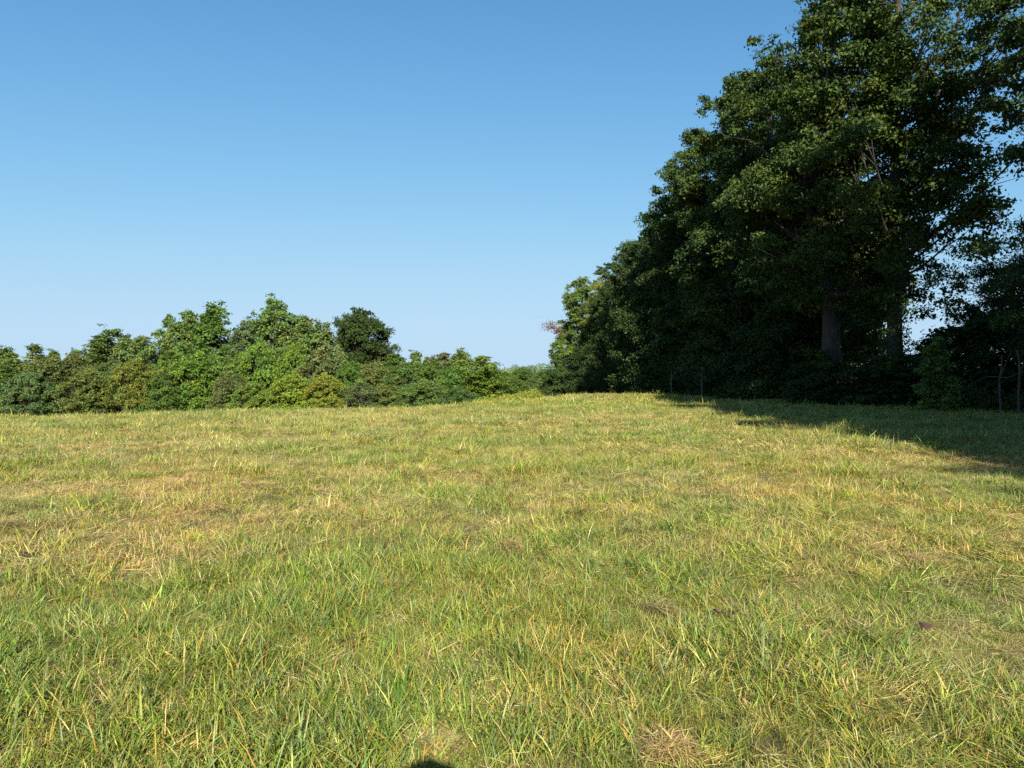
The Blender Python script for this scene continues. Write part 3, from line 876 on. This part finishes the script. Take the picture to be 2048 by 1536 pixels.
# ------------------------------------------------------------------ single things lying or standing in the field
def field_thing(name, parts, px, py, label, cat, group=None, dz=0):
    Y = EYE * F / (py - HOR); x = X(px, Y)
    o = obj(name, clump_mesh(parts, name)); o.location = (x, Y, gz(x, Y) + dz)
    tag(o, label, cat, group)
    return o
def hay(seed, rad, n, h):
    r = np.random.RandomState(seed)
    ps = []
    for k in range(5):
        ps.append(blades(r, n // 5, rad * (1.35 - k * .2), (.04, .11), (.0022, .0042), (60, 95), (-10, 40), [ST1, ST2, BR, (.40, .28, .16)], [5, 3, 1.2, 2.5], None, .015 + h * k / 5, 4))
    return ps
for i, (px, py, rad, h, lab) in enumerate([
    (1015, 1105, .13, .09, 'brown matted hay clump near the middle of the field'),
    (1322, 1228, .12, .06, 'pale hay clump right of centre, beside the brown leaf pair'),
    (775, 1178, .09, .05, 'small tan hay clump left of centre'),
    (1335, 1512, .12, .07, 'straw-coloured hay clump at the bottom edge right of centre'),
    (870, 1500, .13, .05, 'dry hay clump touched by the head shadow at the bottom'),
    (505, 985, .26, .07, 'wide flattened hay patch in the left middle field'),
    (240, 1098, .14, .05, 'thin hay clump at left, above the long green grass'),
    (10, 1075, .16, .09, 'reddish hay clump at the left edge of the photo'),
    (1850, 1130, .22, .05, 'reddish laid hay patch in the right middle field'),
]):
    field_thing('hay_clump', hay(600 + i, rad, int(900 * rad / .12), h), px, py, lab, 'hay clump', 'hay clumps left on the mown field')

def weed(seed, n, L, W, cols, rad=.05, lean=(10, 60), curv=(10, 50)):
    r = np.random.RandomState(seed)
    return [blades(r, n, rad, L, W, lean, curv, cols, [1] * len(cols))]
field_thing('weed', weed(701, 60, (.10, .17), (.010, .018), [(.030, .080, .030), (.040, .095, .040)], .11, (15, 60)), 1335, 1072,
            'dark green broad-leaved weed in the right middle field', 'weed')
field_thing('grass_tuft', weed(702, 9, (.22, .34), (.012, .019), [(.13, .25, .04)], .05, (2, 24), (0, 40)), 795, 1425,
            'tuft of broad bright blades rising near the bottom left of centre', 'grass tuft')
field_thing('grass_tuft', weed(703, 26, (.25, .42), (.005, .008), [(.12, .20, .09), GR2], .06, (0, 26), (5, 45)), 600, 1180,
            'upright blue-green tuft in the left foreground', 'grass tuft')
field_thing('grass_tuft', weed(704, 30, (.25, .40), (.004, .008), [GR2, GR4, GR1], .07, (0, 26), (5, 50)), 845, 1160,
            'upright green tuft left of the brown hay clump', 'grass tuft')
field_thing('grass_tuft', weed(705, 34, (.30, .45), (.008, .014), [GR4, GR2], .12, (0, 35), (5, 50)), 1695, 862,
            'tall light tuft standing where the tree shadow begins', 'grass tuft')
for i, (px, py, lab) in enumerate([(1440, 1247, 'brown curled dead leaf, left of two lying together'),
                                   (1472, 1248, 'small brown dead leaf, right of two lying together'),
                                   (1857, 1276, 'reddish dead leaf lying alone at right')]):
    r = np.random.RandomState(720 + i)
    k = 14; an = np.arange(k) / k * 2 * math.pi
    rad = .03 * (1 + .35 * np.cos(3 * an + i)) * (1 + .1 * r.normal(size=k))
    V = np.concatenate([[[0, 0, .0]], np.stack([rad * np.cos(an) * 1.3, rad * np.sin(an), .012 + .35 * rad * np.abs(np.sin(an))], 1)])
    Fl = np.concatenate([[0, 1 + a, 1 + (a + 1) % k] for a in range(k)])
    me = mesh_np('dead_leaf', V, Fl, np.full(k, 3), [plain('dead_leaf_brown', (.12, .065, .045), .7)], smooth=True)
    o = obj('dead_leaf', me); sd = o.modifiers.new('thickness', 'SOLIDIFY'); sd.thickness = .0012
    Y = EYE * F / (py - HOR) ; x = X(px, Y)
    o.location = (x, Y, gz(x, Y) + .075); o.rotation_euler = (-.25, .1, i * 1.1)
    tag(o, lab, 'dead leaf')

# ------------------------------------------------------------------ the photographer, whose head shadow falls at the bottom of the photo
def skin(name, verts, edges, radii, mat, root=0, parent=None, sub=2):
    me = bpy.data.meshes.new(name)
    me.from_pydata(verts, edges, [])
    me.materials.append(mat)
    o = obj(name, me, parent)
    md = o.modifiers.new('skin', 'SKIN')
    md.use_smooth_shade = True
    for v, rr in zip(me.skin_vertices[0].data, radii):
        v.radius = rr if isinstance(rr, tuple) else (rr, rr)
    me.skin_vertices[0].data[root].use_root = True
    s = o.modifiers.new('smooth', 'SUBSURF'); s.levels = sub; s.render_levels = sub
    return o
def chains(cs):
    """list of chains [(key, co, r)...]; equal keys are shared joints"""
    ids = {}; V = []; R = []; E = []
    for c in cs:
        prev = None
        for key, co, rr in c:
            if key not in ids: ids[key] = len(V); V.append(co); R.append(rr)
            if prev is not None: E.append((ids[prev], ids[key]))
            prev = key
    return V, E, R
def person():
    e = bpy.data.objects.new('person', None); COL.objects.link(e)
    px_, py_ = .02, -.40
    e.location = (px_, py_, gz(px_, py_))
    tag(e, 'person in brimmed hat, blue shirt and jeans standing behind the viewpoint holding a camera', 'person')
    skn = plain('skin', (.55, .34, .24), .5, (.50, .30, .21)); shirt = plain('blue_shirt', (.10, .16, .30), .8)
    jeans = plain('blue_jeans', (.05, .07, .14), .85); shoe = plain('brown_shoe', (.10, .06, .04), .6)
    cap = plain('dark_cap', (.04, .05, .07), .8); blk = plain('black_camera', (.015, .015, .017), .35); hairm = plain('brown_hair', (.06, .035, .02), .7)
    c = [[('pel', (0, 0, .98), (.15, .11)), ('wst', (0, 0, 1.12), (.13, .10)), ('chs', (0, 0, 1.30), (.16, .11)), ('up', (0, 0, 1.43), (.13, .09)),
          ('nck', (0, .01, 1.53), .055), ('jaw', (0, .035, 1.60), (.062, .07)), ('hd', (0, .02, 1.68), (.078, .095)), ('cr', (0, .01, 1.76), (.06, .075))]]
    for s, n in ((-1, 'l'), (1, 'r')):
        c.append([('pel', (0, 0, .98), .15), ('hip' + n, (s * .10, 0, .90), .095), ('kn' + n, (s * .12, .01, .50), .062), ('an' + n, (s * .13, -.02, .09), .042), ('to' + n, (s * .14, .15, .04), (.045, .03))])
        c.append([('up', (0, 0, 1.43), .12), ('sh' + n, (s * .19, 0, 1.42), .062), ('el' + n, (s * .25, .12, 1.19), .045), ('wr' + n, (s * .09, .30, 1.44), .030), ('pa' + n, (s * .072, .33, 1.50), (.034, .018)), ('pt' + n, (s * .070, .345, 1.545), (.036, .016))])
    V, E, R = chains(c)
    b = skin('body', V, E, R, skn, 0, e)
    # face: eyes, nose, ears, mouth
    def ball(name, co, sc3, mat, par):
        bm_v, bm_f = [], []
        nu, nv = 14, 10
        for j in range(nv + 1):
            for i in range(nu):
                t = math.pi * j / nv; p = 2 * math.pi * i / nu
                bm_v.append((co[0] + sc3[0] * math.sin(t) * math.cos(p), co[1] + sc3[1] * math.sin(t) * math.sin(p), co[2] + sc3[2] * math.cos(t)))
        for j in range(nv):
            for i in range(nu):
                a = j * nu + i; q = j * nu + (i + 1) % nu
                bm_f.append((a, a + nu, q + nu, q))
        me = bpy.data.meshes.new(name); me.from_pydata(bm_v, [], bm_f); me.materials.append(mat)
        me.polygons.foreach_set('use_smooth', [True] * len(me.polygons))
        return obj(name, me, par)
    wht = plain('eye_white', (.75, .75, .72), .3); lip = plain('lip', (.40, .17, .14), .5)
    for s in (-1, 1):
        ball('eye', (s * .031, .104, 1.675), (.013, .010, .009), wht, e)
        ball('ear', (s * .083, .01, 1.665), (.010, .020, .032), skn, e)
    ball('nose', (0, .122, 1.648), (.013, .020, .022), skn, e)
    ball('mouth', (0, .108, 1.612), (.024, .008, .006), lip, e)
    ball('hair', (0, -.012, 1.70), (.088, .105, .085), hairm, e)
    cp = ball('hat', (0, .004, 1.735), (.094, .112, .066), cap, e)
    ball('hat_brim', (0, .012, 1.722), (.142, .155, .010), cap, cp)  # unseen brim, shaped wide to broaden the cast head shadow
    # fingers round the camera body
    for s in (-1, 1):
        for k in range(4):
            z = 1.500 + k * .019; ln = (.9, 1.05, 1.0, .8)[k]
            f = [(s * .078, .352, z), (s * .074, .352 + .028 * ln, z + .003), (s * .058, .352 + .040 * ln, z + .004), (s * .036, .352 + .040 * ln, z + .003)]
            skin('finger', f, [(0, 1), (1, 2), (2, 3)], [.0095, .0088, .008, .007], skn, 0, b, 1)
        f = [(s * .070, .335, 1.515), (s * .058, .318, 1.535), (s * .040, .322, 1.548)]
        skin('thumb', f, [(0, 1), (1, 2)], [.011, .010, .009], skn, 0, b, 1)
    # clothes
    c = [[('a', (0, 0, .90), (.165, .125)), ('b', (0, 0, 1.12), (.15, .12)), ('c', (0, 0, 1.30), (.175, .125)), ('d', (0, 0, 1.42), (.145, .10)), ('n', (0, .005, 1.495), (.072, .068))]]
    for s, n in ((-1, 'l'), (1, 'r')):
        c.append([('d', (0, 0, 1.42), .1), ('s' + n, (s * .19, 0, 1.42), .078), ('m' + n, (s * .235, .08, 1.27), .068)])
    V, E, R = chains(c); skin('shirt', V, E, R, shirt, 0, e)
    c = []
    for s, n in ((-1, 'l'), (1, 'r')):
        c.append([('p', (0, 0, .97), (.158, .12)), ('h' + n, (s * .10, 0, .88), .108), ('k' + n, (s * .12, .01, .50), .078), ('a' + n, (s * .13, -.015, .10), .062)])
    V, E, R = chains(c); skin('jeans', V, E, R, jeans, 0, e)
    for s in (-1, 1):
        skin('shoe', [(s * .13, -.06, .05), (s * .135, .04, .05), (s * .145, .17, .035)], [(0, 1), (1, 2)], [(.045, .045), (.05, .045), (.045, .03)], shoe, 0, e)
    # the camera they hold, just behind the viewpoint
    import bmesh
    bm = bmesh.new(); bmesh.ops.create_cube(bm, size=1)
    for v in bm.verts: v.co = (v.co.x * .11, v.co.y * .030, v.co.z * .066)
    bmesh.ops.bevel(bm, geom=bm.edges[:], offset=.006, segments=3, affect='EDGES')
    me = bpy.data.meshes.new('camera_body'); bm.to_mesh(me); bm.free(); me.materials.append(blk)
    k = bpy.data.objects.new('compact_camera', None); COL.objects.link(k); k.location = (0, -.052, 1.562)
    tag(k, 'small black compact camera held up in front of the person', 'camera')
    obj('camera_body', me, k)
    bm = bmesh.new(); bmesh.ops.create_cone(bm, cap_ends=True, segments=28, radius1=.024, radius2=.021, depth=.022)
    bmesh.ops.bevel(bm, geom=bm.edges[:], offset=.0015, segments=2, affect='EDGES')
    me = bpy.data.meshes.new('lens_barrel'); bm.to_mesh(me); bm.free(); me.materials.append(blk)
    o = obj('lens_barrel', me, k); o.rotation_euler = (math.radians(-90), 0, 0); o.location = (0, .026, .004)
person()
